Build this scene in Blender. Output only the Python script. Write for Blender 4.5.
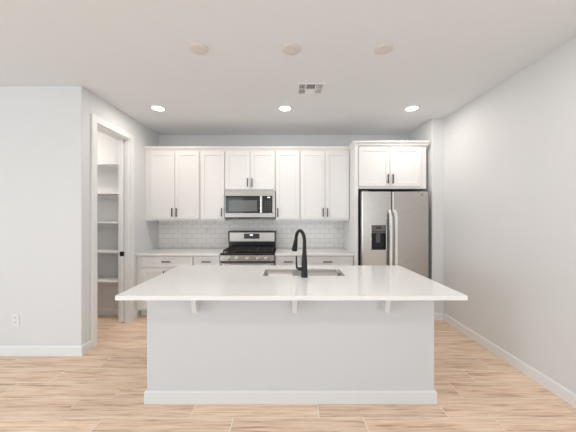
import bpy, bmesh, math, random
from mathutils import Vector, Matrix

# ------------------------------------------------------------------ clear
for o in list(bpy.data.objects):
    bpy.data.objects.remove(o, do_unlink=True)
S = bpy.context.scene
C = S.collection
random.seed(7)

# ------------------------------------------------------------------ camera
cam_data = bpy.data.cameras.new('camera')
cam = bpy.data.objects.new('camera', cam_data)
C.objects.link(cam)
cam.location = (0.0, 0.0, 1.45)
cam.rotation_euler = (math.radians(90), 0, 0)
cam_data.sensor_fit = 'HORIZONTAL'
cam_data.sensor_width = 36.0
cam_data.lens = 260.0 / 576.0 * 36.0
cam_data.shift_x = 1.5 / 576.0
cam_data.shift_y = -0.3 / 576.0
cam_data.clip_start = 0.05
S.camera = cam

# ------------------------------------------------------------------ world, exposure, big lights
S.view_settings.view_transform = 'Standard'
S.view_settings.look = 'None'
S.view_settings.gamma = 1.0
S.view_settings.use_curve_mapping = False
S.view_settings.exposure = 0.02

W = bpy.data.worlds.new('sky'); S.world = W; W.use_nodes = True
bg = W.node_tree.nodes['Background']
bg.inputs['Color'].default_value = (0.86, 0.93, 1.0, 1)
bg.inputs['Strength'].default_value = 1.0


def area(name, loc, rot, sx, sy, power, color=(1, 1, 1), shape='RECTANGLE', spread=180):
    l = bpy.data.lights.new(name, 'AREA')
    l.shape = shape; l.size = sx
    if shape in ('RECTANGLE', 'ELLIPSE'):
        l.size_y = sy
    l.energy = power; l.color = color; l.spread = math.radians(spread)
    o = bpy.data.objects.new(name, l); C.objects.link(o)
    o.location = loc; o.rotation_euler = rot
    return o


CEIL = 2.80
XR, XL, XFAR = 2.19, -2.13, -5.6      # right wall, pantry wall, far left wall of the great room
YB, YN, YF = 4.34, 2.70, -4.6         # back wall, near-left wall, wall behind the camera
YSTUB = 3.616
# daylight coming through the sliding glass door behind the camera
area('daylight_slider', (-3.3, YF - 0.06, 1.19), (math.radians(90), 0, 0), 2.5, 2.2, 22, (0.81, 0.92, 1.0))
area('added_patio_daylight', (0.75, YF - 0.06, 1.19), (math.radians(90), 0, 0), 2.2, 2.2, 36, (0.81, 0.92, 1.0))  # second door, unseen, added for more daylight
# added daylight through an unseen, made-up window in the far left wall
area('added_window_daylight', (XFAR - 0.06, -1.2, 1.45), (math.radians(90), 0, math.radians(-90)), 2.6, 1.7, 100, (0.81, 0.92, 1.0))

# added light through an invented right-wall window, to brighten the pantry wall
area('added_side_daylight', (XR + 0.06, -1.75, 1.5), (math.radians(90), 0, math.radians(90)), 1.7, 1.2, 34, (0.81, 0.92, 1.0))

# ------------------------------------------------------------------ materials


def mat(name, col, rough=0.5, metal=0.0, spec=0.5, bump=0.0, bump_scale=200.0, coat=0.0):
    m = bpy.data.materials.new(name); m.use_nodes = True
    nt = m.node_tree; b = nt.nodes['Principled BSDF']
    b.inputs['Base Color'].default_value = (*col, 1)
    b.inputs['Roughness'].default_value = rough
    b.inputs['Metallic'].default_value = metal
    b.inputs['Specular IOR Level'].default_value = spec
    b.inputs['Coat Weight'].default_value = coat
    tc = nt.nodes.new('ShaderNodeTexCoord')
    nz = nt.nodes.new('ShaderNodeTexNoise'); nz.inputs['Scale'].default_value = bump_scale
    nz.inputs['Detail'].default_value = 3
    nt.links.new(tc.outputs['Object'], nz.inputs['Vector'])
    if bump:
        bp = nt.nodes.new('ShaderNodeBump'); bp.inputs['Strength'].default_value = bump
        bp.inputs['Distance'].default_value = 0.002
        nt.links.new(nz.outputs['Fac'], bp.inputs['Height'])
        nt.links.new(bp.outputs['Normal'], b.inputs['Normal'])
    else:
        mp = nt.nodes.new('ShaderNodeMapRange')
        mp.inputs['To Min'].default_value = max(0.0, rough - 0.03)
        mp.inputs['To Max'].default_value = min(1.0, rough + 0.03)
        nt.links.new(nz.outputs['Fac'], mp.inputs['Value'])
        nt.links.new(mp.outputs['Result'], b.inputs['Roughness'])
    return m


def emit(name, col, strength):
    m = bpy.data.materials.new(name); m.use_nodes = True
    b = m.node_tree.nodes['Principled BSDF']
    b.inputs['Base Color'].default_value = (*col, 1)
    b.inputs['Emission Color'].default_value = (*col, 1)
    b.inputs['Emission Strength'].default_value = strength
    return m


def brushed(name, col, rough, vertical=True):
    m = bpy.data.materials.new(name); m.use_nodes = True
    nt = m.node_tree; b = nt.nodes['Principled BSDF']
    b.inputs['Metallic'].default_value = 1.0
    b.inputs['Base Color'].default_value = (*col, 1)
    tc = nt.nodes.new('ShaderNodeTexCoord')
    mp = nt.nodes.new('ShaderNodeMapping')
    mp.inputs['Scale'].default_value = (4, 4, 400) if vertical else (400, 400, 4)
    nz = nt.nodes.new('ShaderNodeTexNoise'); nz.inputs['Scale'].default_value = 1.0
    nz.inputs['Detail'].default_value = 4
    mr = nt.nodes.new('ShaderNodeMapRange')
    mr.inputs['To Min'].default_value = rough - 0.025
    mr.inputs['To Max'].default_value = rough + 0.025
    nt.links.new(tc.outputs['Object'], mp.inputs['Vector'])
    nt.links.new(mp.outputs['Vector'], nz.inputs['Vector'])
    nt.links.new(nz.outputs['Fac'], mr.inputs['Value'])
    nt.links.new(mr.outputs['Result'], b.inputs['Roughness'])
    return m


M_WALL = mat('wall_paint', (0.765, 0.765, 0.762), 0.85, bump=0.12, bump_scale=160, spec=0.25)
M_CEIL = mat('ceiling_paint', (0.835, 0.85, 0.87), 0.9, bump=0.12, bump_scale=160, spec=0.2)
M_TRIM = mat('trim_paint', (0.85, 0.85, 0.845), 0.45)
M_CAB = mat('cabinet_paint', (0.865, 0.85, 0.835), 0.42)
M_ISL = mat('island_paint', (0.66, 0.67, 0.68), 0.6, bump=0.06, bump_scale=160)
M_ISLB = mat('island_trim_paint', (0.77, 0.77, 0.77), 0.5)
M_HANDLE = mat('satin_handle_steel', (0.86, 0.85, 0.84), 0.38, metal=1.0)
M_STEEL_M = brushed('microwave_steel', (0.50, 0.465, 0.435), 0.30, False)
M_STEEL = brushed('brushed_steel', (0.55, 0.525, 0.50), 0.28)
M_STEEL_H = brushed('polished_steel', (0.72, 0.70, 0.68), 0.24, False)
M_SINK = mat('sink_steel', (0.50, 0.485, 0.47), 0.38, metal=1.0)
M_BLACK = mat('matte_black_metal', (0.014, 0.013, 0.013), 0.42, spec=0.35)
M_IRON = mat('cast_iron', (0.02, 0.02, 0.021), 0.6, bump=0.2, bump_scale=300)
M_ENAMEL = mat('black_enamel', (0.02, 0.02, 0.024), 0.18)
M_BGLASS = mat('black_glass', (0.012, 0.012, 0.014), 0.06, spec=0.8)
M_SCREEN = mat('oven_window_mesh', (0.16, 0.165, 0.165), 0.12)
M_PULL = mat('dark_bronze_pull', (0.030, 0.028, 0.028), 0.4, metal=0.0)
M_GREYPL = mat('grey_plastic', (0.115, 0.11, 0.108), 0.4)
M_BODY = mat('fridge_case', (0.10, 0.10, 0.105), 0.5)
M_PLATE = mat('outlet_plastic', (0.83, 0.82, 0.80), 0.35)
M_SLOT = mat('outlet_slot', (0.10, 0.09, 0.085), 0.6)
M_DISC = mat('cover_plate_paint', (0.76, 0.69, 0.65), 0.7)
M_DARK = mat('dark_void', (0.03, 0.028, 0.026), 0.8)
M_LENS = emit('downlight_lens', (1.0, 0.95, 0.88), 6.0)
M_LED = emit('display_digits', (0.85, 0.92, 1.0), 1.2)


def quartz():
    m = mat('white_quartz', (0.84, 0.83, 0.815), 0.16)
    nt = m.node_tree; b = nt.nodes['Principled BSDF']
    tc = nt.nodes.new('ShaderNodeTexCoord')
    n = nt.nodes.new('ShaderNodeTexNoise'); n.inputs['Scale'].default_value = 350; n.inputs['Detail'].default_value = 2
    r = nt.nodes.new('ShaderNodeValToRGB')
    r.color_ramp.elements[0].position = 0.30; r.color_ramp.elements[0].color = (0.82, 0.805, 0.79, 1)
    r.color_ramp.elements[1].position = 0.5; r.color_ramp.elements[1].color = (0.88, 0.87, 0.855, 1)
    nt.links.new(tc.outputs['Object'], n.inputs['Vector'])
    nt.links.new(n.outputs['Fac'], r.inputs['Fac'])
    nt.links.new(r.outputs['Color'], b.inputs['Base Color'])
    return m


M_QUARTZ = quartz()


def subway():
    m = mat('subway_tile', (0.8, 0.8, 0.8), 0.15)
    nt = m.node_tree; b = nt.nodes['Principled BSDF']
    for l in list(b.inputs['Roughness'].links):
        nt.links.remove(l)
    tc = nt.nodes.new('ShaderNodeTexCoord')
    sp = nt.nodes.new('ShaderNodeSeparateXYZ'); cb = nt.nodes.new('ShaderNodeCombineXYZ')
    nt.links.new(tc.outputs['Object'], sp.inputs[0])
    nt.links.new(sp.outputs['X'], cb.inputs['X']); nt.links.new(sp.outputs['Z'], cb.inputs['Y'])
    br = nt.nodes.new('ShaderNodeTexBrick')
    br.offset = 0.5
    br.inputs['Scale'].default_value = 1.0
    br.inputs['Brick Width'].default_value = 0.158
    br.inputs['Row Height'].default_value = 0.0795
    br.inputs['Mortar Size'].default_value = 0.0036
    br.inputs['Mortar Smooth'].default_value = 0.2
    br.inputs['Color1'].default_value = (0.90, 0.87, 0.84, 1)
    br.inputs['Color2'].default_value = (0.93, 0.90, 0.87, 1)
    br.inputs['Mortar'].default_value = (0.68, 0.63, 0.58, 1)
    nt.links.new(cb.outputs[0], br.inputs['Vector'])
    nt.links.new(br.outputs['Color'], b.inputs['Base Color'])
    mr = nt.nodes.new('ShaderNodeMapRange')
    mr.inputs['To Min'].default_value = 0.15; mr.inputs['To Max'].default_value = 0.8
    nt.links.new(br.outputs['Fac'], mr.inputs['Value'])
    nt.links.new(mr.outputs['Result'], b.inputs['Roughness'])
    bp = nt.nodes.new('ShaderNodeBump'); bp.invert = True
    bp.inputs['Strength'].default_value = 0.35; bp.inputs['Distance'].default_value = 0.003
    nt.links.new(br.outputs['Fac'], bp.inputs['Height'])
    nt.links.new(bp.outputs['Normal'], b.inputs['Normal'])
    return m


M_TILE = subway()


def wood_tile():
    m = bpy.data.materials.new('wood_look_tile'); m.use_nodes = True
    nt = m.node_tree; b = nt.nodes['Principled BSDF']
    tc = nt.nodes.new('ShaderNodeTexCoord')
    at = nt.nodes.new('ShaderNodeAttribute'); at.attribute_name = 'plank'
    ad = nt.nodes.new('ShaderNodeVectorMath'); ad.operation = 'ADD'
    sc = nt.nodes.new('ShaderNodeVectorMath'); sc.operation = 'SCALE'; sc.inputs['Scale'].default_value = 20
    nt.links.new(at.outputs['Vector'], sc.inputs[0])
    nt.links.new(tc.outputs['Object'], ad.inputs[0]); nt.links.new(sc.outputs[0], ad.inputs[1])
    m1 = nt.nodes.new('ShaderNodeMapping'); m1.inputs['Scale'].default_value = (1.1, 16, 1)
    n1 = nt.nodes.new('ShaderNodeTexNoise'); n1.inputs['Scale'].default_value = 1.6
    n1.inputs['Detail'].default_value = 6; n1.inputs['Roughness'].default_value = 0.6; n1.inputs['Distortion'].default_value = 0.35
    m2 = nt.nodes.new('ShaderNodeMapping'); m2.inputs['Scale'].default_value = (3.2, 52, 1)
    n2 = nt.nodes.new('ShaderNodeTexNoise'); n2.inputs['Scale'].default_value = 1.4; n2.inputs['Detail'].default_value = 4
    for mm, nn in ((m1, n1), (m2, n2)):
        nt.links.new(ad.outputs[0], mm.inputs['Vector']); nt.links.new(mm.outputs['Vector'], nn.inputs['Vector'])
    mx = nt.nodes.new('ShaderNodeMix'); mx.data_type = 'FLOAT'; mx.inputs['Factor'].default_value = 0.48
    nt.links.new(n1.outputs['Fac'], mx.inputs['A']); nt.links.new(n2.outputs['Fac'], mx.inputs['B'])
    r = nt.nodes.new('ShaderNodeValToRGB')
    e = r.color_ramp.elements
    e[0].position = 0.36; e[0].color = (0.50, 0.32, 0.215, 1)
    e[1].position = 0.64; e[1].color = (0.92, 0.735, 0.58, 1)
    k = e.new(0.465); k.color = (0.77, 0.56, 0.41, 1)
    k = e.new(0.545); k.color = (0.86, 0.655, 0.495, 1)
    nt.links.new(mx.outputs['Result'], r.inputs['Fac'])
    hs = nt.nodes.new('ShaderNodeHueSaturation')
    mr = nt.nodes.new('ShaderNodeMapRange'); mr.inputs['To Min'].default_value = 0.93; mr.inputs['To Max'].default_value = 1.08
    sx = nt.nodes.new('ShaderNodeSeparateXYZ')
    nt.links.new(at.outputs['Vector'], sx.inputs[0]); nt.links.new(sx.outputs['Z'], mr.inputs['Value'])
    nt.links.new(mr.outputs['Result'], hs.inputs['Value'])
    nt.links.new(r.outputs['Color'], hs.inputs['Color'])
    nt.links.new(hs.outputs['Color'], b.inputs['Base Color'])
    b.inputs['Roughness'].default_value = 0.42
    b.inputs['Specular IOR Level'].default_value = 0.35
    return m


M_WOOD = wood_tile()
M_GROUT = mat('pale_grout', (0.92, 0.87, 0.80), 0.9)

# ------------------------------------------------------------------ helpers


def box(bm, x0, x1, y0, y1, z0, z1):
    v = [bm.verts.new(p) for p in ((x0, y0, z0), (x1, y0, z0), (x1, y1, z0), (x0, y1, z0),
                                   (x0, y0, z1), (x1, y0, z1), (x1, y1, z1), (x0, y1, z1))]
    for f in ((0, 3, 2, 1), (4, 5, 6, 7), (0, 1, 5, 4), (1, 2, 6, 5), (2, 3, 7, 6), (3, 0, 4, 7)):
        bm.faces.new([v[i] for i in f])


def prism(bm, pts, axis, a0, a1):
    """extrude a closed 2-D outline along axis ('X': pts are (y,z); 'Y': (x,z); 'Z': (x,y))"""
    def p3(p, a):
        return {'X': (a, p[0], p[1]), 'Y': (p[0], a, p[1]), 'Z': (p[0], p[1], a)}[axis]
    A = [bm.verts.new(p3(p, a0)) for p in pts]; B = [bm.verts.new(p3(p, a1)) for p in pts]
    n = len(pts)
    bm.faces.new(A); bm.faces.new(B[::-1])
    for i in range(n):
        bm.faces.new((A[i], B[i], B[(i + 1) % n], A[(i + 1) % n]))


def lathe(bm, prof, c, axis='Z', n=32, cap=True):
    """prof: list of (radius, height along axis)"""
    rings = []
    for r, h in prof:
        ring = []
        for i in range(n):
            a = 2 * math.pi * i / n
            u, v = r * math.cos(a), r * math.sin(a)
            p = {'Z': (u, v, h), 'Y': (u, h, v), 'X': (h, u, v)}[axis]
            ring.append(bm.verts.new((c[0] + p[0], c[1] + p[1], c[2] + p[2])))
        rings.append(ring)
    for a, b in zip(rings, rings[1:]):
        for i in range(n):
            bm.faces.new((a[i], a[(i + 1) % n], b[(i + 1) % n], b[i]))
    if cap:
        bm.faces.new(rings[0][::-1]); bm.faces.new(rings[-1])


def tube(bm, pts, radii, n=14):
    pts = [Vector(p) for p in pts]
    if not isinstance(radii, (list, tuple)):
        radii = [radii] * len(pts)
    rings = []; ref = None
    for i, p in enumerate(pts):
        t = (pts[min(i + 1, len(pts) - 1)] - pts[max(i - 1, 0)]).normalized()
        if ref is None:
            ref = Vector((1, 0, 0)) if abs(t.x) < 0.9 else Vector((0, 1, 0))
        u = (ref - t * ref.dot(t)).normalized(); v = t.cross(u); ref = u
        rings.append([bm.verts.new(p + (u * math.cos(2 * math.pi * k / n) + v * math.sin(2 * math.pi * k / n)) * radii[i]) for k in range(n)])
    for a, b in zip(rings, rings[1:]):
        for k in range(n):
            bm.faces.new((a[k], a[(k + 1) % n], b[(k + 1) % n], b[k]))
    bm.faces.new(rings[0][::-1]); bm.faces.new(rings[-1])


def rrect(x0, x1, y0, y1, r, n=5):
    out = []
    for cx, cy, a0 in ((x1 - r, y1 - r, 0), (x0 + r, y1 - r, 90), (x0 + r, y0 + r, 180), (x1 - r, y0 + r, 270)):
        for i in range(n + 1):
            a = math.radians(a0 + 90 * i / n)
            out.append((cx + r * math.cos(a), cy + r * math.sin(a)))
    return out


def obj(name, bm, m, parent=None, bevel=0.0, smooth=False, seg=2):
    bmesh.ops.recalc_face_normals(bm, faces=bm.faces)
    me = bpy.data.meshes.new(name); bm.to_mesh(me); bm.free()
    me.materials.append(m)
    o = bpy.data.objects.new(name, me); C.objects.link(o)
    if parent:
        o.parent = parent
        o.matrix_parent_inverse = Matrix.Translation(-parent_world(parent))
    if bevel:
        b = o.modifiers.new('bevel', 'BEVEL'); b.width = bevel; b.segments = seg
        b.limit_method = 'ANGLE'; b.angle_limit = math.radians(40)
        b.harden_normals = False
    if smooth:
        for p in me.polygons:
            p.use_smooth = True
        try:
            me.set_sharp_from_angle(angle=math.radians(40))
        except Exception:
            pass
    return o


def parent_world(p):
    """where the parent's own origin stands (meshes keep theirs at the world origin)"""
    return Vector(p.location) if p.type == 'EMPTY' else Vector((0, 0, 0))


def obox(name, m, parent, b, bevel=0.0):
    bm = bmesh.new(); box(bm, *b)
    return obj(name, bm, m, parent, bevel)


def tag(o, label, cat, group=None):
    o['label'] = label; o['category'] = cat
    if group:
        o['group'] = group
    return o


def thing(name, label, cat, loc, group=None):
    o = bpy.data.objects.new(name, None); C.objects.link(o)
    o.location = loc; o.empty_display_size = 0.1
    return tag(o, label, cat, group)


def struct(name, bm, m, parent=None, bevel=0.0):
    o = obj(name, bm, m, parent, bevel); o['kind'] = 'structure'
    return o


# ================================================================== SETTING
# floor: wood-look porcelain planks 0.93 x 0.20 m with pale grout, one mesh, two materials
bm = bmesh.new()
pl = bm.faces.layers.int.new('pid')
ROW, LEN, G = 0.20, 0.933, 0.0030
fx0, fx1, fy0, fy1 = XFAR, XR + 0.1, YF, YB + 0.1
vs = [bm.verts.new(p) for p in ((fx0, fy0, -0.0012), (fx1, fy0, -0.0012), (fx1, fy1, -0.0012), (fx0, fy1, -0.0012))]
f = bm.faces.new(vs); f.material_index = 1
known = {0: -1.315, 1: -1.63, 2: -1.39, 3: -1.14, 4: -1.80, 5: -1.50, 6: -1.21, 7: -1.66, 8: -1.33, 9: -1.05}
plank_rnd = []
k0 = int(math.floor((fy0 - 1.666) / ROW)); k1 = int(math.ceil((fy1 - 1.666) / ROW))
for k in range(k0, k1):
    ya, yb = max(fy0, 1.666 + k * ROW), min(fy1, 1.666 + (k + 1) * ROW)
    off = known.get(k, -1.315 + ((k * 0.31) % 0.93))
    j = int(math.floor((fx0 - off) / LEN))
    while off + j * LEN < fx1:
        xa, xb = max(fx0, off + j * LEN), min(fx1, off + (j + 1) * LEN); j += 1
        if xb - xa < 0.02:
            continue
        q = [bm.verts.new(p) for p in ((xa + G, ya + G, 0), (xb - G, ya + G, 0), (xb - G, yb - G, 0), (xa + G, yb - G, 0))]
        f = bm.faces.new(q); f[pl] = len(plank_rnd) + 1
        plank_rnd.append((random.random(), random.random(), random.random()))
        lo = [bm.verts.new((v.co.x, v.co.y, -0.0012)) for v in q]
        for i in range(4):
            s = bm.faces.new((q[i], lo[i], lo[(i + 1) % 4], q[(i + 1) % 4])); s[pl] = f[pl]
me = bpy.data.meshes.new('floor'); bm.to_mesh(me); bm.free()
me.materials.append(M_WOOD); me.materials.append(M_GROUT)
attr = me.attributes.new('plank', 'FLOAT_VECTOR', 'FACE')
pid = me.attributes['pid']
for i in range(len(me.polygons)):
    p = pid.data[i].value
    attr.data[i].vector = plank_rnd[p - 1] if p else (0, 0, 0)
fl = bpy.data.objects.new('floor', me); C.objects.link(fl); fl['kind'] = 'structure'

bm = bmesh.new(); box(bm, XFAR - 0.12, XR + 0.12, YF - 0.12, YB + 0.12, CEIL, CEIL + 0.1)
struct('ceiling', bm, M_CEIL)
bm = bmesh.new(); box(bm, XL - 0.15, XR + 0.12, YB, YB + 0.12, 0, CEIL); struct('wall_back', bm, M_WALL)
bm = bmesh.new()
box(bm, XR, XR + 0.12, YF - 0.12, -2.6, 0, CEIL); box(bm, XR, XR + 0.12, -0.9, YSTUB, 0, CEIL)
box(bm, XR, XR + 0.12, -2.6, -0.9, 0, 0.9); box(bm, XR, XR + 0.12, -2.6, -0.9, 2.1, CEIL)
struct('wall_right', bm, M_WALL)
bm = bmesh.new()
for y in (-2.6, -1.775, -0.95):
    box(bm, XR + 0.005, XR + 0.045, y, y + 0.05, 0.9, 2.1)
box(bm, XR + 0.006, XR + 0.044, -2.55, -0.95, 0.9, 0.95); box(bm, XR + 0.006, XR + 0.044, -2.55, -0.95, 2.05, 2.1)
struct('added_window_3', bm, M_TRIM)  # frame of the unseen side window added for its light
bm = bmesh.new(); box(bm, 2.022, XR + 0.12, YSTUB, YB, 0, CEIL); struct('wall_alcove', bm, M_WALL, bevel=0.006)
bm = bmesh.new(); box(bm, XFAR, XL, YN, YN + 0.12, 0, CEIL); struct('wall_left', bm, M_WALL, bevel=0.006)

# pantry wall with the door opening and the pocket the door slides into
DY0, DY1, DZ = 2.907, 3.538, 2.487
bm = bmesh.new()
xi = XL - 0.15
box(bm, xi, XL, YN + 0.12, DY0, 0, CEIL)
box(bm, xi, XL, DY0, DY1, DZ, CEIL)
box(bm, xi, -2.250, DY1, YB, 0, DZ)
box(bm, -2.200, XL, DY1, YB, 0, DZ)
box(bm, xi, XL, DY1, YB, DZ, CEIL)
struct('wall_pantry', bm, M_WALL)
bm = bmesh.new(); box(bm, -3.60, xi, 3.80, 3.92, 0, CEIL); struct('wall_pantry_back', bm, M_WALL)
bm = bmesh.new(); box(bm, -3.72, -3.60, YN + 0.12, 3.92, 0, CEIL); struct('wall_pantry_side', bm, M_WALL)
# great room behind the camera
bm = bmesh.new()
box(bm, XFAR - 0.12, -4.6, YF - 0.12, YF, 0, CEIL); box(bm, -2.0, -0.4, YF - 0.12, YF, 0, CEIL)
box(bm, 1.9, XR, YF - 0.12, YF, 0, CEIL)
box(bm, -4.6, -2.0, YF - 0.12, YF, 2.34, CEIL); box(bm, -0.4, 1.9, YF - 0.12, YF, 2.34, CEIL)
struct('wall_front', bm, M_WALL)
bm = bmesh.new()
box(bm, XFAR - 0.12, XFAR, YF, -2.55, 0, CEIL); box(bm, XFAR - 0.12, XFAR, 0.15, YN + 0.12, 0, CEIL)
box(bm, XFAR - 0.12, XFAR, -2.55, 0.15, 0, 0.58); box(bm, XFAR - 0.12, XFAR, -2.55, 0.15, 2.32, CEIL)
struct('wall_far_left', bm, M_WALL)
# frames of the sliding door, the added patio door and the added window
bm = bmesh.new()
for wa, wb in ((-4.6, -2.0), (-0.4, 1.9)):
    for x in (wa, (wa + wb) / 2 - 0.03, wb - 0.06):
        box(bm, x, x + 0.06, YF - 0.045, YF - 0.005, 0, 2.34)
    box(bm, wa + 0.06, wb - 0.06, YF - 0.044, YF - 0.006, 0, 0.07); box(bm, wa + 0.06, wb - 0.06, YF - 0.044, YF - 0.006, 2.27, 2.34)
struct('window_1', bm, M_TRIM)
bm = bmesh.new()
for y in (-2.55, -1.23, 0.10):
    box(bm, XFAR - 0.045, XFAR - 0.005, y, y + 0.05, 0.58, 2.32)
box(bm, XFAR - 0.045, XFAR - 0.005, -2.5, 0.1, 0.58, 0.63); box(bm, XFAR - 0.045, XFAR - 0.005, -2.5, 0.1, 2.27, 2.32)
struct('added_window_2', bm, M_TRIM)

# baseboards (0.10 m high, eased top)


def base_prof(t=0.014, h=0.10):
    return [(0, 0), (t, 0), (t, h - 0.012), (t - 0.007, h), (0, h)]


def baseboard(name, axis, pos, sgn, a0, a1):
    bm = bmesh.new()
    prism(bm, [(pos + sgn * d, z) for d, z in base_prof()], axis, a0, a1)
    return struct(name, bm, M_TRIM)


baseboard('baseboard_right', 'Y', XR, -1, YF, YSTUB - 0.014)
baseboard('baseboard_alcove', 'X', YSTUB, -1, 2.022, XR)
baseboard('baseboard_left', 'X', YN, -1, XFAR, XL + 0.014)
bm = bmesh.new()
prism(bm, [(XL + d, z) for d, z in base_prof()], 'Y', YN, 2.826)
prism(bm, [(XL + d, z) for d, z in base_prof()], 'Y', 3.614, 3.688)
struct('baseboard_pantry', bm, M_TRIM)
baseboard('baseboard_pantry_back', 'X', 3.80, -1, -3.60, xi)

# pantry door casing
bm = bmesh.new()
cw = 0.076
box(bm, XL, XL + 0.017, DY0 - cw, DY0, 0, DZ + cw)
box(bm, XL, XL + 0.017, DY1, DY1 + cw, 0, DZ + cw)
box(bm, XL, XL + 0.017, DY0, DY1, DZ, DZ + cw)
struct('trim_1', bm, M_TRIM, bevel=0.003)
# jamb lining
bm = bmesh.new()
box(bm, xi, XL, DY0, DY0 + 0.012, 0, DZ); box(bm, xi, XL, DY0 + 0.012, DY1 - 0.012, DZ - 0.012, DZ)
box(bm, xi, -2.250, DY1 - 0.012, DY1, 0, DZ); box(bm, -2.200, XL, DY1 - 0.012, DY1, 0, DZ)
struct('trim_2', bm, M_TRIM)
# the pocket door, slid back, its edge showing in the jamb
bm = bmesh.new(); box(bm, -2.243, -2.207, 3.505, 4.12, 0.012, DZ - 0.014)
d = struct('door_1', bm, M_TRIM)
obox('edge_pull', M_BLACK, d, (-2.2445, -2.2055, 3.500, 3.530, 0.905, 0.965))

# ================================================================== PANTRY SHELVES
ords = ['lowest', 'second lowest', 'middle', 'second highest', 'highest']
for i in range(5):
    z = 0.56 + 0.402 * i
    t = thing('pantry_shelf', f'white wooden pantry shelf, {ords[i]} of the five behind the doorway', 'shelf',
              (-2.94, 3.65, z), 'shelves inside the pantry')
    obox('board', M_TRIM, t, (-3.597, -2.283, 3.54, 3.797, z - 0.019, z), 0.002)
    obox('cleat', M_TRIM, t, (-3.597, -2.283, 3.779, 3.797, z - 0.075, z - 0.0195))

# ================================================================== CABINETRY


def shaker(bm, x0, x1, z0, z1, yf, th=0.02, st=0.056, rec=0.009):
    """five-piece door whose front lies at yf and whose back lies at yf+th"""
    def loop(a, b, c, d, y):
        return [bm.verts.new(p) for p in ((a, y, c), (b, y, c), (b, y, d), (a, y, d))]
    e = 0.002
    L0 = loop(x0, x1, z0, z1, yf + th)
    L1 = loop(x0, x1, z0, z1, yf + e)
    L2 = loop(x0 + e, x1 - e, z0 + e, z1 - e, yf)
    L3 = loop(x0 + st, x1 - st, z0 + st, z1 - st, yf)
    L4 = loop(x0 + st + 0.004, x1 - st - 0.004, z0 + st + 0.004, z1 - st - 0.004, yf + rec)
    for A, B in ((L0, L1), (L1, L2), (L2, L3), (L3, L4)):
        for i in range(4):
            bm.faces.new((A[i], A[(i + 1) % 4], B[(i + 1) % 4], B[i]))
    bm.faces.new(L4); bm.faces.new(L0[::-1])


def pull(parent, cx, cz, yf, length=0.128, vertical=True):
    bm = bmesh.new()
    r, h = 0.0072, length / 2
    if vertical:
        box(bm, cx - r, cx + r, yf - 0.034, yf - 0.023, cz - h, cz + h)
        for s in (-1, 1):
            box(bm, cx - 0.004, cx + 0.004, yf - 0.0235, yf, cz + s * (h - 0.014) - 0.004, cz + s * (h - 0.014) + 0.004)
    else:
        box(bm, cx - h, cx + h, yf - 0.034, yf - 0.023, cz - r, cz + r)
        for s in (-1, 1):
            box(bm, cx + s * (h - 0.014) - 0.004, cx + s * (h - 0.014) + 0.004, yf - 0.0235, yf, cz - 0.004, cz + 0.004)
    return obj('handle', bm, M_PULL, parent, 0.0015)


def door(parent, x0, x1, z0, z1, yf, hx, hz, name='door', st=0.056):
    bm = bmesh.new(); shaker(bm, x0, x1, z0, z1, yf, st=st)
    d = obj(name, bm, M_CAB, parent)
    if hx is not None:
        pull(d, hx, hz, yf, vertical=(name == 'door'))
    return d


YU = 3.91                # front of upper doors
ZU0, ZU1 = 1.376, 2.432  # upper boxes
ZD0, ZD1 = 1.401, 2.412  # upper doors
uppers = [
    (-2.056, -1.306, 2, ZU0, ZD0, 'tall white two door wall cabinet in the left corner'),
    (-1.304, -0.930, 1, ZU0, ZD0, 'narrow white single door wall cabinet left of the microwave'),
    (-0.928, -0.169, 2, 1.824, 1.848, 'short white two door wall cabinet directly above the microwave'),
    (-0.167, 0.206, 1, ZU0, ZD0, 'narrow white single door wall cabinet right of the microwave'),
    (0.208, 0.953, 2, ZU0, ZD0, 'tall white two door wall cabinet beside the refrigerator panel'),
]
for x0, x1, n, zb, zd, lab in uppers:
    t = thing('wall_cabinet', lab, 'cabinet', ((x0 + x1) / 2, YU + 0.2, zb), 'white wall cabinets')
    bx0 = XL if x0 < -2 else x0          # the corner cabinet has a filler strip to the wall
    obox('body', M_CAB, t, (bx0 + 0.001, x1, YU + 0.021, YB - 0.002, zb, ZU1), 0.001)
    g = 0.013
    hz = (zd + 0.034 + 0.064)
    if n == 2:
        m = (x0 + x1) / 2
        door(t, x0 + g * 0.4, m - 0.003, zd, ZD1, YU, m - 0.033, hz)
        door(t, m + 0.003, x1 - g, zd, ZD1, YU, m + 0.033, hz)
    elif x0 < -1:
        door(t, x0 + g, x1 - g * 0.6, zd, ZD1, YU, x1 - 0.043, hz)
    else:
        door(t, x0 + g * 0.6, x1 - g, zd, ZD1, YU, x0 + 0.038, hz)

# tall panel and cabinet over the refrigerator
YFC = 3.63
tag(obox('end_panel', M_CAB, None, (0.955, 1.000, YFC, YB - 0.002, 0, ZU1), 0.002),
    'tall white end panel standing between the counter and the refrigerator', 'panel')
t = thing('wall_cabinet', 'deep white two door cabinet above the refrigerator', 'cabinet', (1.5, 4.0, 1.828), 'white wall cabinets')
obox('body', M_CAB, t, (1.001, 1.962, YFC + 0.021, YB - 0.002, 1.828, ZU1), 0.001)
door(t, 1.012, 1.441, 1.862, ZD1, YFC, 1.411, 1.962)
door(t, 1.449, 1.880, 1.862, ZD1, YFC, 1.479, 1.962)

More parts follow.
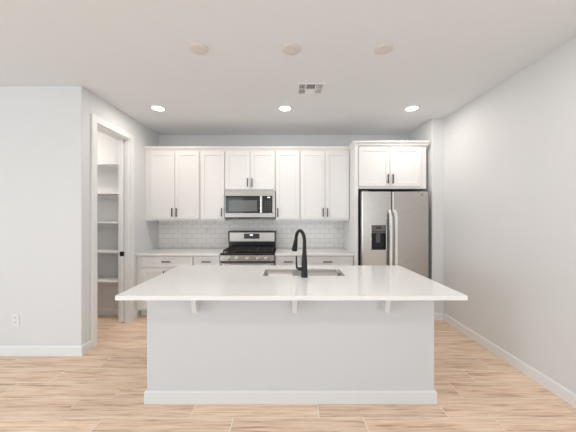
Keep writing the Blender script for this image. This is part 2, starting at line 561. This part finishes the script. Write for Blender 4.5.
# crown molding in one mitred run
prof = [(0.0, 2.432), (0.006, 2.432), (0.010, 2.446), (0.028, 2.466), (0.034, 2.470), (0.034, 2.488), (-0.02, 2.488), (-0.02, 2.4325)]
path = [(XL + 0.001, YU + 0.021), (0.955, YU + 0.021), (0.955, YFC), (1.976, YFC)]
bm = bmesh.new()
rings = []
for i, p in enumerate(path):
    def nrm(a, b):
        dx, dy = b[0] - a[0], b[1] - a[1]; l = math.hypot(dx, dy)
        return (dy / l, -dx / l)
    ns = []
    if i > 0: ns.append(nrm(path[i - 1], p))
    if i < len(path) - 1: ns.append(nrm(p, path[i + 1]))
    if len(ns) == 1:
        o = ns[0]
    else:
        o = (ns[0][0] + ns[1][0], ns[0][1] + ns[1][1])
    rings.append([bm.verts.new((p[0] + o[0] * d, p[1] + o[1] * d, z + 0.0006)) for d, z in prof])
n = len(prof)
for a, b in zip(rings, rings[1:]):
    for i in range(n):
        bm.faces.new((a[i], b[i], b[(i + 1) % n], a[(i + 1) % n]))
bm.faces.new(rings[0]); bm.faces.new(rings[-1][::-1])
tag(obj('crown_molding', bm, M_CAB), 'white crown molding running along the tops of the wall cabinets', 'molding')

# base cabinets
YBF = 3.685
bases = [
    (-2.070, -1.324, 2, 'white base cabinet in the left corner below the counter'),
    (-1.322, -0.942, 1, 'narrow white base cabinet just left of the range'),
    (-0.160, 0.208, 1, 'narrow white base cabinet just right of the range'),
    (0.210, 0.953, 2, 'wide white base cabinet beside the refrigerator panel'),
]
for x0, x1, n, lab in bases:
    t = thing('base_cabinet', lab, 'cabinet', ((x0 + x1) / 2, 4.0, 0), 'white base cabinets')
    bx0 = XL if x0 < -2 else x0
    bm = bmesh.new()
    box(bm, bx0 + 0.001, x1, YBF + 0.021, YB - 0.002, 0.10, 0.884)
    box(bm, bx0 + 0.016, x1, YBF + 0.09, YB - 0.002, 0.0, 0.10)
    obj('body', bm, M_CAB, t)
    m = (x0 + x1) / 2
    door(t, x0 + 0.010, x1 - 0.008, 0.722, 0.872, YBF, m, 0.800, 'drawer', 0.030)
    if n == 2:
        door(t, x0 + 0.010, m - 0.003, 0.115, 0.700, YBF, m - 0.033, 0.605)
        door(t, m + 0.003, x1 - 0.008, 0.115, 0.700, YBF, m + 0.033, 0.605)
    else:
        door(t, x0 + 0.010, x1 - 0.008, 0.115, 0.700, YBF, x1 - 0.04 if x0 < -1 else x0 + 0.04, 0.605)

tag(obox('countertop', M_QUARTZ, None, (XL + 0.001, -0.940, 3.66, YB - 0.014, 0.8845, 0.914), 0.003),
    'white quartz countertop left of the range, against the backsplash', 'countertop', 'white quartz countertops')
tag(obox('countertop', M_QUARTZ, None, (-0.162, 0.954, 3.66, YB - 0.014, 0.8845, 0.914), 0.003),
    'white quartz countertop between the range and the refrigerator panel', 'countertop', 'white quartz countertops')
o = tag(obox('backsplash', M_TILE, None, (0, 3.084, 0, 0.0115, 0, 0.57)),
        'glossy white subway tile backsplash on the back wall', 'backsplash')
o.location = (XL + 0.001, YB - 0.0125, 0.9145)
# the tile stops under the uppers, so its top is cut to their underside except behind the range
o.scale = (1, 1, 1)
me = o.data
for v in me.vertices:
    if v.co.z > 0.3:
        v.co.z = 1.3865 - 0.9145

# ================================================================== MICROWAVE
YM = 3.88
mx0, mx1, mz0, mz1 = -0.903, -0.171, 1.413, 1.8185
mx0 = -0.922
t = thing('microwave', 'stainless steel over the range microwave with black glass door', 'microwave', (-0.546, 4.1, mz0))
obox('body', M_BODY, t, (mx0, mx1, YM + 0.03, YB - 0.002, mz0, mz1), 0.002)
bm = bmesh.new()   # steel front frame
box(bm, mx0, mx1, YM, YM + 0.029, 1.746, mz1)
box(bm, mx0, mx1, YM, YM + 0.029, mz0 + 0.012, 1.490)
box(bm, mx0, mx0 + 0.012, YM, YM + 0.029, 1.490, 1.746)
box(bm, -0.208, mx1, YM, YM + 0.029, 1.490, 1.746)
obj('front_frame', bm, M_STEEL_M, t, 0.003)
d = obox('door', M_BGLASS, t, (mx0 + 0.0125, -0.392, YM + 0.004, YM + 0.029, 1.4905, 1.7455), 0.002)
obox('door_window', M_SCREEN, d, (mx0 + 0.062, -0.440, YM + 0.0025, YM + 0.005, 1.515, 1.680))
h = bmesh.new()
box(h, -0.389, -0.360, YM - 0.034, YM - 0.020, 1.490, 1.746)
box(h, -0.383, -0.366, YM - 0.0205, YM + 0.004, 1.500, 1.520); box(h, -0.383, -0.366, YM - 0.0205, YM + 0.004, 1.716, 1.736)
obj('door_handle', h, M_STEEL_H, d, 0.004)
p = obox('control_panel', M_BGLASS, t, (-0.3915, -0.2085, YM + 0.003, YM + 0.029, 1.4905, 1.7455), 0.001)
obox('display', M_LED, p, (-0.285, -0.245, YM + 0.0018, YM + 0.0035, 1.717, 1.730))
for r in range(5):
    for c in range(3):
        obox('button', M_GREYPL, p, (-0.325 + c * 0.036, -0.307 + c * 0.036, YM + 0.0018, YM + 0.0035, 1.535 + r * 0.031, 1.547 + r * 0.031))
obox('vent_grille', M_DARK, t, (-0.72, -0.42, YM + 0.002, YM + 0.2, mz0 - 0.006, mz0 + 0.0118))

# ================================================================== RANGE
rx0, rx1, RF = -0.931, -0.170, 3.65
t = thing('gas_range', 'stainless steel gas range with black grates and five knobs', 'range', (-0.55, 3.98, 0))
obox('body', M_BODY, t, (rx0, rx1, RF + 0.045, YB - 0.02, 0.03, 0.895), 0.002)
for sx in (rx0 + 0.05, rx1 - 0.05):
    for sy in (RF + 0.10, YB - 0.10):
        bm = bmesh.new(); lathe(bm, [(0.018, 0), (0.018, 0.03)], (sx, sy, 0), n=12)
        obj('foot', bm, M_BLACK, t)
bm = bmesh.new()
prism(bm, [(RF + 0.004, 0.893), (RF, 0.905), (RF + 0.012, 0.922), (RF + 0.05, 0.918), (4.215, 0.918), (4.215, 0.8955), (RF + 0.045, 0.8955)], 'X', rx0, rx1)
obj('cooktop', bm, M_ENAMEL, t, 0.002)
# slanted steel knob panel
bm = bmesh.new()
prism(bm, [(RF, 0.8925), (RF - 0.004, 0.812), (RF + 0.044, 0.812), (RF + 0.044, 0.8925)], 'X', rx0, rx1)
kp = obj('knob_panel', bm, M_STEEL, t, 0.003)
for kx in (-0.812, -0.700, -0.552, -0.402, -0.290):
    bm = bmesh.new()
    lathe(bm, [(0.026, 0.0), (0.026, -0.010), (0.020, -0.014), (0.017, -0.036), (0.012, -0.039)], (kx, RF - 0.002, 0.853), 'Y', 24)
    box(bm, kx - 0.004, kx + 0.004, RF - 0.047, RF - 0.036, 0.834, 0.872)
    obj('knob', bm, M_STEEL_H, kp, smooth=True)
dr = obox('oven_door', M_STEEL, t, (rx0 + 0.002, rx1 - 0.002, RF, RF + 0.044, 0.235, 0.784), 0.004)
obox('door_window', M_BGLASS, dr, (rx0 + 0.12, rx1 - 0.12, RF - 0.002, RF + 0.002, 0.36, 0.66))
bm = bmesh.new()
tube(bm, [(rx0 + 0.05, RF - 0.05, 0.765), (rx1 - 0.05, RF - 0.05, 0.765)], 0.013)
for sx in (rx0 + 0.09, rx1 - 0.09):
    box(bm, sx - 0.012, sx + 0.012, RF - 0.05, RF, 0.755, 0.775)
obj('door_handle', bm, M_STEEL_H, dr, smooth=True)
dw = obox('drawer', M_STEEL, t, (rx0 + 0.002, rx1 - 0.002, RF, RF + 0.044, 0.045, 0.228), 0.004)
# back guard
YG = 4.150
bm = bmesh.new()
prism(bm, [(YG + 0.012, 0.9185), (YG + 0.012, 1.035), (YB - 0.014, 1.035), (YB - 0.014, 0.9185)], 'X', rx0 + 0.005, rx1 - 0.005)
obj('back_guard', bm, M_ENAMEL, t, 0.002)
bm = bmesh.new()
prism(bm, [(YG, 1.037), (YG + 0.004, 1.180), (YG + 0.022, 1.207), (YB - 0.014, 1.207), (YB - 0.014, 1.0355), (YG + 0.004, 1.0355)], 'X', rx0, rx1)
bgp = obj('back_panel', bm, M_STEEL_M, t, 0.005)
for sx0, sx1 in ((rx0, rx0 + 0.022), (rx1 - 0.022, rx1)):
    obox('end_cap', M_GREYPL, bgp, (sx0 - 0.002, sx1 + 0.002, YG - 0.003, YB - 0.016, 1.034, 1.205), 0.004)
ct = obox('control_panel', M_BGLASS, bgp, (-0.680, -0.432, YG - 0.002, YG + 0.008, 1.083, 1.165), 0.001)
obox('clock_display', M_LED, ct, (-0.585, -0.535, YG - 0.0035, YG - 0.0015, 1.132, 1.150))
for i in range(6):
    for j in range(2):
        obox('button', M_GREYPL, ct, (-0.665 + i * 0.039, -0.645 + i * 0.039, YG - 0.0035, YG - 0.0015, 1.094 + j * 0.016, 1.102 + j * 0.016))
# burners and grates
for bx, by, br in ((-0.76, 3.80, 0.045), (-0.76, 4.03, 0.036), (-0.55, 3.91, 0.05), (-0.34, 3.80, 0.05), (-0.34, 4.03, 0.033)):
    bm = bmesh.new()
    lathe(bm, [(br + 0.012, 0.9185), (br + 0.010, 0.926), (br, 0.928), (br, 0.936), (br - 0.006, 0.939)], (bx, by, 0))
    obj('burner', bm, M_IRON, t, smooth=True)
for gx0, gx1 in ((rx0 + 0.028, -0.680), (-0.676, -0.425), (-0.421, rx1 - 0.028)):
    bm = bmesh.new()
    y0, y1 = 3.69, 4.13; w = 0.006
    za, zb = 0.945, 0.960
    box(bm, gx0, gx1, y0, y0 + 2 * w, za, zb); box(bm, gx0, gx1, y1 - 2 * w, y1, za, zb)
    box(bm, gx0, gx0 + 2 * w, y0 + 2 * w, y1 - 2 * w, za, zb); box(bm, gx1 - 2 * w, gx1, y0 + 2 * w, y1 - 2 * w, za, zb)
    cx = (gx0 + gx1) / 2
    box(bm, cx - w, cx + w, y0 + 2 * w, y1 - 2 * w, za + 0.002, zb + 0.002)
    for yy in (3.80, 3.91, 4.03):
        box(bm, gx0 + 2 * w, gx1 - 2 * w, yy - w, yy + w, za + 0.001, zb + 0.001)
    for fx in (gx0 + w, gx1 - w):
        for fy in (y0 + w, (y0 + y1) / 2, y1 - w):
            box(bm, fx - w * 0.9, fx + w * 0.9, fy - w * 0.9, fy + w * 0.9, 0.9185, za)
    obj('grate', bm, M_IRON, t, 0.002)

# ================================================================== REFRIGERATOR
fx0, fx1, FF, FT = 1.024, 1.940, 3.54, 1.779
t = thing('refrigerator', 'stainless steel side by side refrigerator with water dispenser', 'refrigerator', (1.477, 3.9, 0))
obox('case', M_BODY, t, (fx0 + 0.006, fx1 - 0.006, FF + 0.075, 4.30, 0.025, FT - 0.012), 0.003)
obox('base_grille', M_DARK, t, (fx0 + 0.02, fx1 - 0.02, FF + 0.05, FF + 0.0745, 0.012, 0.085))
for sx in (fx0 + 0.06, fx1 - 0.06):
    for sy in (FF + 0.14, 4.24):
        bm = bmesh.new(); lathe(bm, [(0.02, 0), (0.02, 0.025)], (sx, sy, 0), n=12); obj('foot', bm, M_BLACK, t)
split = 1.437


def fdoor(x0, x1):
    bm = bmesh.new()
    prism(bm, rrect(x0, x1, FF, FF + 0.07, 0.016, 4), 'Z', 0.092, FT)
    return bm


# dispenser recess cut out of the left door: the door is built round it
qx0, qx1, qz0, qz1 = 1.156, 1.354, 0.985, 1.322
bm = bmesh.new()
prism(bm, rrect(fx0, split - 0.004, FF, FF + 0.07, 0.016, 4), 'Z', 0.092, FT)
ld = obj('freezer_door', bm, M_STEEL, t, 0.003, smooth=False)
cut = bmesh.new(); box(cut, qx0, qx1, FF - 0.02, FF + 0.055, qz0, qz1)
cme = bpy.data.meshes.new('cut'); bmesh.ops.recalc_face_normals(cut, faces=cut.faces); cut.to_mesh(cme); cut.free()
cob = bpy.data.objects.new('cut', cme); C.objects.link(cob)
ld.modifiers.clear()
bo = ld.modifiers.new('b', 'BOOLEAN'); bo.operation = 'DIFFERENCE'; bo.object = cob; bo.solver = 'EXACT'
bpy.context.view_layer.update()
dg = bpy.context.evaluated_depsgraph_get()
nm = bpy.data.meshes.new_from_object(ld.evaluated_get(dg))
ld.modifiers.clear(); old = ld.data; ld.data = nm; nm.name = 'freezer_door'
bpy.data.objects.remove(cob, do_unlink=True); bpy.data.meshes.remove(cme); bpy.data.meshes.remove(old)
rd = obj('fridge_door', fdoor(split + 0.004, fx1), M_STEEL, t, 0.003)
# dispenser
bm = bmesh.new()
bw = 0.010
box(bm, qx0 - bw, qx1 + bw, FF - 0.005, FF + 0.004, qz1, qz1 + bw); box(bm, qx0 - bw, qx1 + bw, FF - 0.005, FF + 0.004, qz0 - bw, qz0)
box(bm, qx0 - bw, qx0, FF - 0.005, FF + 0.004, qz0, qz1); box(bm, qx1, qx1 + bw, FF - 0.005, FF + 0.004, qz0, qz1)
ds = obj('water_dispenser', bm, M_STEEL_H, ld, 0.002)
bm = bmesh.new()
box(bm, qx0 + 0.001, qx1 - 0.001, FF + 0.047, FF + 0.054, qz0 + 0.001, qz1 - 0.001)
box(bm, qx0 + 0.001, qx0 + 0.006, FF + 0.001, FF + 0.047, qz0 + 0.001, qz1 - 0.001)
box(bm, qx1 - 0.006, qx1 - 0.001, FF + 0.001, FF + 0.047, qz0 + 0.001, qz1 - 0.001)
box(bm, qx0 + 0.006, qx1 - 0.006, FF + 0.001, FF + 0.047, qz0 + 0.001, qz0 + 0.014)
obj('recess', bm, M_BLACK, ds)
cp = obox('control_panel', M_GREYPL, ds, (qx0 + 0.002, qx1 - 0.002, FF - 0.003, FF + 0.046, 1.212, qz1 - 0.001), 0.002)
bm = bmesh.new()
box(bm, 1.215, 1.290, FF - 0.0045, FF - 0.0025, 1.272, 1.302)
for i in range(5):
    box(bm, 1.168 + i * 0.037, 1.190 + i * 0.037, FF - 0.0045, FF - 0.0025, 1.228, 1.240)
obj('buttons', bm, M_BGLASS, ds)
bm = bmesh.new()
prism(bm, [(FF + 0.022, 1.20), (FF + 0.026, 1.08), (FF + 0.034, 1.08), (FF + 0.034, 1.20)], 'X', 1.225, 1.285)
box(bm, 1.243, 1.267, FF + 0.010, FF + 0.034, 1.185, 1.2115)
obj('paddle', bm, M_BODY, ds, 0.002)
# handles: flat bowed bars
for hx, pd in ((split - 0.036, ld), (split + 0.036, rd)):
    bm = bmesh.new()
    za, zb = 0.62, 1.53
    N = 20; A = []
    for i in range(N + 1):
        u = i / N; z = za + (zb - za) * u
        bow = min(1.0, math.sin(math.pi * u) * 3.2) ** 0.8 * 0.052 if 0 < u < 1 else 0.0
        y = FF - 0.004 - bow
        A.append([bm.verts.new((hx - 0.021, y + 0.008, z)), bm.verts.new((hx - 0.015, y - 0.004, z)), bm.verts.new((hx + 0.015, y - 0.004, z)), bm.verts.new((hx + 0.021, y + 0.008, z))])
    for a, b in zip(A, A[1:]):
        for i in range(4):
            bm.faces.new((a[i], a[(i + 1) % 4], b[(i + 1) % 4], b[i]))
    bm.faces.new(A[0]); bm.faces.new(A[-1][::-1])
    obj('door_handle', bm, M_HANDLE, pd, smooth=True)
obox('hinge_cover', M_BODY, t, (fx0 + 0.01, fx0 + 0.09, FF + 0.03, FF + 0.14, FT + 0.0005, FT + 0.018), 0.004)
obox('hinge_cover', M_BODY, t, (fx1 - 0.09, fx1 - 0.01, FF + 0.03, FF + 0.14, FT + 0.0005, FT + 0.018), 0.004)
bm = bmesh.new(); lathe(bm, [(0.010, -0.001), (0.010, 0.002)], (1.845, FF, 1.735), 'Y', 20)
obj('badge', bm, M_GREYPL, rd)

# ================================================================== ISLAND
ix0, ix1, iy0, iy1 = -1.082, 1.145, 2.015, 2.760
t = thing('kitchen_island', 'long white kitchen island base with corbels on the wood look floor', 'kitchen island', (0.03, 2.38, 0))
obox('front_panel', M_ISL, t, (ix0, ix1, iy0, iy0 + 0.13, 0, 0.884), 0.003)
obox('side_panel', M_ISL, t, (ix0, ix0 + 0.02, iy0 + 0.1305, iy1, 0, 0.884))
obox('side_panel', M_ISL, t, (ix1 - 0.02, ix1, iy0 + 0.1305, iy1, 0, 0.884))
obox('toe_kick', M_CAB, t, (ix0 + 0.021, ix1 - 0.021, iy1 - 0.08, iy1 - 0.065, 0, 0.10))
obox('floor_panel', M_CAB, t, (ix0 + 0.021, ix1 - 0.021, iy0 + 0.131, iy1 - 0.02, 0.1005, 0.118))
obox('face_frame', M_CAB, t, (ix0 + 0.021, ix1 - 0.021, iy1 - 0.0195, iy1, 0.1005, 0.884))
edges = [ix0 + 0.03, -0.52, 0.155, 0.62, ix1 - 0.03]
for a, b in zip(edges, edges[1:]):
    bm = bmesh.new(); shaker(bm, -(b - 0.006), -(a + 0.006), 0.115, 0.868, 0.0)
    bmesh.ops.rotate(bm, verts=bm.verts, cent=(0, 0, 0), matrix=Matrix.Rotation(math.pi, 3, 'Z'))
    bmesh.ops.translate(bm, verts=bm.verts, vec=(0, iy1 + 0.0205, 0))
    dd = obj('door', bm, M_CAB, t)
bm = bmesh.new()
tb = 0.015
for seg in range(1):
    pr = base_prof(tb, 0.10)
    prof_path = [(ix0, iy1), (ix0, iy0), (ix1, iy0), (ix1, iy1)]
    offs = [(-1, 0), (-1, -1), (1, -1), (1, 0)]
    rr = [[bm.verts.new((p[0] + o[0] * d, p[1] + o[1] * d, z)) for d, z in pr] for p, o in zip(prof_path, offs)]
    for a, b in zip(rr, rr[1:]):
        for i in range(len(pr)):
            bm.faces.new((a[i], b[i], b[(i + 1) % len(pr)], a[(i + 1) % len(pr)]))
    bm.faces.new(rr[0]); bm.faces.new(rr[-1][::-1])
obj('baseboard', bm, M_ISLB, t)
for cx in (-0.690, 0.062, 0.754):
    bm = bmesh.new()
    prism(bm, [(iy0, 0.884), (iy0 - 0.100, 0.884), (iy0 - 0.098, 0.850), (iy0 - 0.082, 0.770), (iy0 - 0.066, 0.718), (iy0, 0.718)], 'X', cx - 0.018, cx + 0.018)
    obj('corbel', bm, M_ISLB, t, 0.002)

# island countertop with the sink cutout
cx0, cx1, cy0, cy1 = -1.148, 1.214, 1.736, 2.800
sx0, sx1, sy0, sy1 = -0.212, 0.530, 2.318, 2.640
bm = bmesh.new()
out = rrect(cx0, cx1, cy0, cy1, 0.006, 3)
inn = rrect(sx0, sx1, sy0, sy1, 0.02, 4)
edges_top = []
for z in (0.8845, 0.914):
    vo = [bm.verts.new((x, y, z)) for x, y in out]; vi = [bm.verts.new((x, y, z)) for x, y in inn]
    eo = [bm.edges.new((vo[i], vo[(i + 1) % len(vo)])) for i in range(len(vo))]
    ei = [bm.edges.new((vi[i], vi[(i + 1) % len(vi)])) for i in range(len(vi))]
    bmesh.ops.triangle_fill(bm, use_beauty=True, use_dissolve=False, edges=eo + ei)
    edges_top.append((vo, vi))
(vo0, vi0), (vo1, vi1) = edges_top
for A, B in ((vo0, vo1), (vi0, vi1)):
    for i in range(len(A)):
        bm.faces.new((A[i], A[(i + 1) % len(A)], B[(i + 1) % len(A)], B[i]))
tag(obj('island_countertop', bm, M_QUARTZ, None, 0.003), 'large white quartz slab topping the kitchen island', 'countertop', None)

# sink: two undermounted bowls
t = thing('kitchen_sink', 'stainless steel double bowl sink set into the island countertop', 'sink', (0.159, 2.48, 0.68))
mid = (sx0 + sx1) / 2
bm = bmesh.new()     # flange under the stone
zf0, zf1 = 0.880, 0.8838
fo = (sx0 - 0.02, sx1 + 0.02, sy0 - 0.02, sy1 + 0.02)
box(bm, fo[0], fo[1], fo[2], sy0 + 0.004, zf0, zf1); box(bm, fo[0], fo[1], sy1 - 0.004, fo[3], zf0, zf1)
box(bm, fo[0], sx0 + 0.004, sy0 + 0.004, sy1 - 0.004, zf0, zf1); box(bm, sx1 - 0.004, fo[1], sy0 + 0.004, sy1 - 0.004, zf0, zf1)
box(bm, mid - 0.0122, mid + 0.0122, sy0 + 0.004, sy1 - 0.004, zf1 - 0.010, 0.9030)
obj('flange', bm, M_SINK, t, 0.001)
for bx0, bx1 in ((sx0 + 0.002, mid - 0.013), (mid + 0.013, sx1 - 0.002)):
    bm = bmesh.new()
    top = rrect(bx0, bx1, sy0 + 0.002, sy1 - 0.002, 0.03, 5)
    lv = []
    for ins, z in ((0.0, 0.9035), (0.004, 0.72), (0.010, 0.700), (0.028, 0.690)):
        x0, x1, y0, y1 = bx0 + ins, bx1 - ins, sy0 + 0.002 + ins, sy1 - 0.002 - ins
        lv.append([bm.verts.new((x, y, z)) for x, y in rrect(x0, x1, y0, y1, 0.03, 5)])
    for a, b in zip(lv, lv[1:]):
        for i in range(len(a)):
            bm.faces.new((a[i], a[(i + 1) % len(a)], b[(i + 1) % len(a)], b[i]))
    bm.faces.new(lv[-1])
    b = obj('bowl', bm, M_SINK, t, smooth=True)
    so = b.modifiers.new('gauge', 'SOLIDIFY'); so.thickness = 0.0015; so.offset = 0
    bm = bmesh.new(); lathe(bm, [(0.045, 0.691), (0.043, 0.694), (0.030, 0.6935), (0.028, 0.6925)], ((bx0 + bx1) / 2, (sy0 + sy1) / 2, 0), n=24)
    obj('drain', bm, M_STEEL_H, b, smooth=True)

# faucet
FX, FY = 0.157, 2.272
t = thing('kitchen_faucet', 'matte black gooseneck faucet standing at the island sink', 'faucet', (FX, FY, 0.914))
bm = bmesh.new()
lathe(bm, [(0.030, 0.9145), (0.030, 0.920), (0.0275, 0.926), (0.0265, 0.96), (0.0225, 1.06), (0.018, 1.14), (0.0155, 1.20)], (FX, FY, 0))
obj('body', bm, M_BLACK, t, smooth=True)
d = Vector((-0.41, 0.91, 0)).normalized()
R = 0.083; zc = 1.225
pts = [(FX, FY, 1.19)]
for i in range(0, 20):
    a = math.radians(180 - i * 9.2)
    pts.append((FX + d.x * (R + R * math.cos(a)), FY + d.y * (R + R * math.cos(a)), zc + R * 1.08 * math.sin(a)))
bm = bmesh.new(); tube(bm, pts, [0.0155] + [0.0155] * 20, 18)
obj('spout', bm, M_BLACK, t, smooth=True)
e = Vector(pts[-1]); tdir = (Vector(pts[-1]) - Vector(pts[-2])).normalized()
tdir = (tdir + Vector((d.x, d.y, 0)) * 0.16).normalized()
bm = bmesh.new()
tube(bm, [e - tdir * 0.004, e + tdir * 0.012, e + tdir * 0.03, e + tdir * 0.098, e + tdir * 0.115, e + tdir * 0.116],
     [0.0155, 0.0180, 0.0190, 0.0265, 0.0275, 0.023], 20)
obj('spray_head', bm, M_BLACK, t, smooth=True)
bm = bmesh.new()
tube(bm, [(FX - 0.018, FY, 0.985), (FX - 0.058, FY, 0.985)], [0.017, 0.0155], 18)
obj('handle_hub', bm, M_BLACK, t, smooth=True)
bm = bmesh.new()
tube(bm, [(FX - 0.052, FY, 0.985), (FX - 0.066, FY, 0.996), (FX - 0.070, FY, 1.02), (FX - 0.071, FY, 1.10)], [0.010, 0.010, 0.0078, 0.0065], 14)
obj('lever', bm, M_BLACK, t, smooth=True)

# ================================================================== OUTLETS


def outlet(x, yf, z, w, h, label, group):
    t = thing('wall_outlet', label, 'outlet', (x, yf, z), group)
    pl = obox('cover_plate', M_PLATE, t, (x - w / 2, x + w / 2, yf - 0.006, yf, z - h / 2, z + h / 2), 0.002)
    for s in (-1, 1):
        bm = bmesh.new(); cz = z + s * h * 0.2
        prism(bm, rrect(x - 0.017, x + 0.017, cz - 0.015, cz + 0.015, 0.008, 4), 'Y', yf - 0.0085, yf - 0.0062)
        r = obj('receptacle', bm, M_PLATE, t)
        bm = bmesh.new()
        for q in (-0.007, 0.007):
            box(bm, x + q - 0.0016, x + q + 0.0016, yf - 0.0092, yf - 0.0083, cz - 0.004, cz + 0.006)
        box(bm, x - 0.002, x + 0.002, yf - 0.0092, yf - 0.0083, cz - 0.011, cz - 0.007)
        obj('slots', bm, M_SLOT, r)


outlet(-2.81, YN, 0.37, 0.076, 0.124, 'white duplex outlet low on the left wall above the baseboard', None)
ys = YB - 0.0128
outlet(-1.79, ys, 1.20, 0.072, 0.116, 'white outlet on the backsplash nearest the pantry wall', 'backsplash outlets')
outlet(-1.325, ys, 1.20, 0.072, 0.116, 'white outlet on the backsplash, first one left of the range', 'backsplash outlets')
outlet(0.10, ys, 1.20, 0.072, 0.116, 'white outlet on the backsplash, first one right of the range', 'backsplash outlets')
outlet(0.86, ys, 1.20, 0.072, 0.116, 'white outlet on the backsplash nearest the refrigerator panel', 'backsplash outlets')

# ================================================================== CEILING FIXTURES


def downlight(x, y, label, power, col=(1.0, 0.93, 0.86)):
    t = thing('recessed_downlight', label, 'ceiling light', (x, y, CEIL), 'recessed downlights')
    bm = bmesh.new()
    lathe(bm, [(0.098, CEIL - 0.0005), (0.098, CEIL - 0.004), (0.090, CEIL - 0.009), (0.074, CEIL - 0.010), (0.071, CEIL - 0.004), (0.071, CEIL - 0.0005)], (x, y, 0), n=40, cap=False)
    obj('trim_ring', bm, M_TRIM, t, smooth=True)
    bm = bmesh.new(); lathe(bm, [(0.0705, CEIL - 0.0008), (0.0705, CEIL - 0.0045), (0.05, CEIL - 0.006)], (x, y, 0), n=32)
    obj('lens', bm, M_LENS, t, smooth=True)
    a = area('downlight_lamp', (x, y, CEIL - 0.012), (0, 0, 0), 0.13, 0.13, power, col, 'DISK', 180)
    a.parent = t; a.matrix_parent_inverse = Matrix.Translation(-Vector(t.location))
    return t


DL = 6.0
downlight(-1.61, 3.26, 'glowing round recessed downlight nearest the pantry doorway', DL)
downlight(-0.02, 3.26, 'glowing round recessed downlight in front of the microwave', DL)
downlight(1.57, 3.26, 'glowing round recessed downlight in front of the refrigerator', DL)

for x, lab in ((-0.705, 'left'), (0.040, 'middle'), (0.784, 'right')):
    bm = bmesh.new()
    lathe(bm, [(0.071, CEIL - 0.0005), (0.071, CEIL - 0.006), (0.062, CEIL - 0.013), (0.045, CEIL - 0.015)], (x, 2.10, 0), n=40)
    tag(obj('ceiling_cover_plate', bm, M_DISC, None, smooth=True),
        f'round blank ceiling cover plate over the island, {lab} one of three', 'cover plate', 'blank cover plates over the island')

# supply vent with louvres thrown three ways
vx0, vx1, vy0, vy1 = 0.112, 0.396, 2.638, 2.884
t = thing('ceiling_vent', 'white square louvred air vent on the ceiling', 'vent', ((vx0 + vx1) / 2, (vy0 + vy1) / 2, CEIL))
bm = bmesh.new(); z0, z1 = CEIL - 0.008, CEIL - 0.0005
fw = 0.022
box(bm, vx0, vx1, vy0, vy0 + fw, z0, z1); box(bm, vx0, vx1, vy1 - fw, vy1, z0, z1)
box(bm, vx0, vx0 + fw, vy0 + fw, vy1 - fw, z0, z1); box(bm, vx1 - fw, vx1, vy0 + fw, vy1 - fw, z0, z1)
wm = (vx1 - vx0 - 2 * fw) / 3
xa, xb = vx0 + fw + wm * 0.86, vx1 - fw - wm * 0.86
for x in (xa, xb):
    box(bm, x - 0.006, x + 0.006, vy0 + fw, vy1 - fw, z0, z1)
ym = (vy0 + vy1) / 2
box(bm, vx0 + fw, xa - 0.006, ym - 0.005, ym + 0.005, z0, z1); box(bm, xb + 0.006, vx1 - fw, ym - 0.005, ym + 0.005, z0, z1)
box(bm, xa + 0.006, xb - 0.006, ym - 0.004, ym + 0.004, z0, z1)
obj('frame', bm, M_TRIM, t, 0.001)
obox('duct', M_DARK, t, (vx0 + fw + 0.001, vx1 - fw - 0.001, vy0 + fw + 0.001, vy1 - fw - 0.001, CEIL - 0.0012, CEIL - 0.0002))


def slat(bm, x0, x1, y0, y1, ang, along):
    """thin blade, tilted about its long axis"""
    cx, cy, cz = (x0 + x1) / 2, (y0 + y1) / 2, CEIL - 0.0065
    hw, th = 0.0052, 0.0007
    ca, sa = math.cos(ang), math.sin(ang)
    pts = [(u * ca - v * sa, u * sa + v * ca) for u, v in ((-hw, -th), (hw, -th), (hw, th), (-hw, th))]
    if along == 'X':
        prism(bm, [(cy + u, cz + v) for u, v in pts], 'X', x0, x1)
    else:
        prism(bm, [(cx + u, cz + v) for u, v in pts], 'Y', y0, y1)


def slats(n, x0, x1, y0, y1, ang, along):
    for i in range(n):
        bm = bmesh.new()
        if along == 'X':
            c = y0 + (y1 - y0) * (i + 0.5) / n; slat(bm, x0, x1, c, c, ang, along)
        else:
            c = x0 + (x1 - x0) * (i + 0.5) / n; slat(bm, c, c, y0, y1, ang, along)
        obj('slat', bm, M_TRIM, t)


A = math.radians(38)
for ya, yb in ((vy0 + fw + 0.001, ym - 0.006), (ym + 0.006, vy1 - fw - 0.001)):
    slats(4, vx0 + fw + 0.002, xa - 0.008, ya, yb, A, 'Y')
    slats(4, xb + 0.008, vx1 - fw - 0.002, ya, yb, -A, 'Y')
slats(6, xa + 0.007, xb - 0.007, vy0 + fw + 0.001, ym - 0.006, A, 'X')
slats(6, xa + 0.007, xb - 0.007, ym + 0.006, vy1 - fw - 0.001, -A, 'X')

# downlights behind the camera, and an unseen nearer row added to brighten the counter
for x, y in ((-0.02, 1.30), (1.57, 1.30), (-1.61, -0.20), (-0.02, -0.20), (1.57, -0.20)):
    downlight(x, y, 'unseen glowing round recessed downlight in the great room ceiling', 5.0, (1.0, 0.96, 0.92))
downlight(-3.30, 2.98, 'unseen round downlight added in the pantry ceiling', 13.0)  # added out of view to brighten the pantry shelves
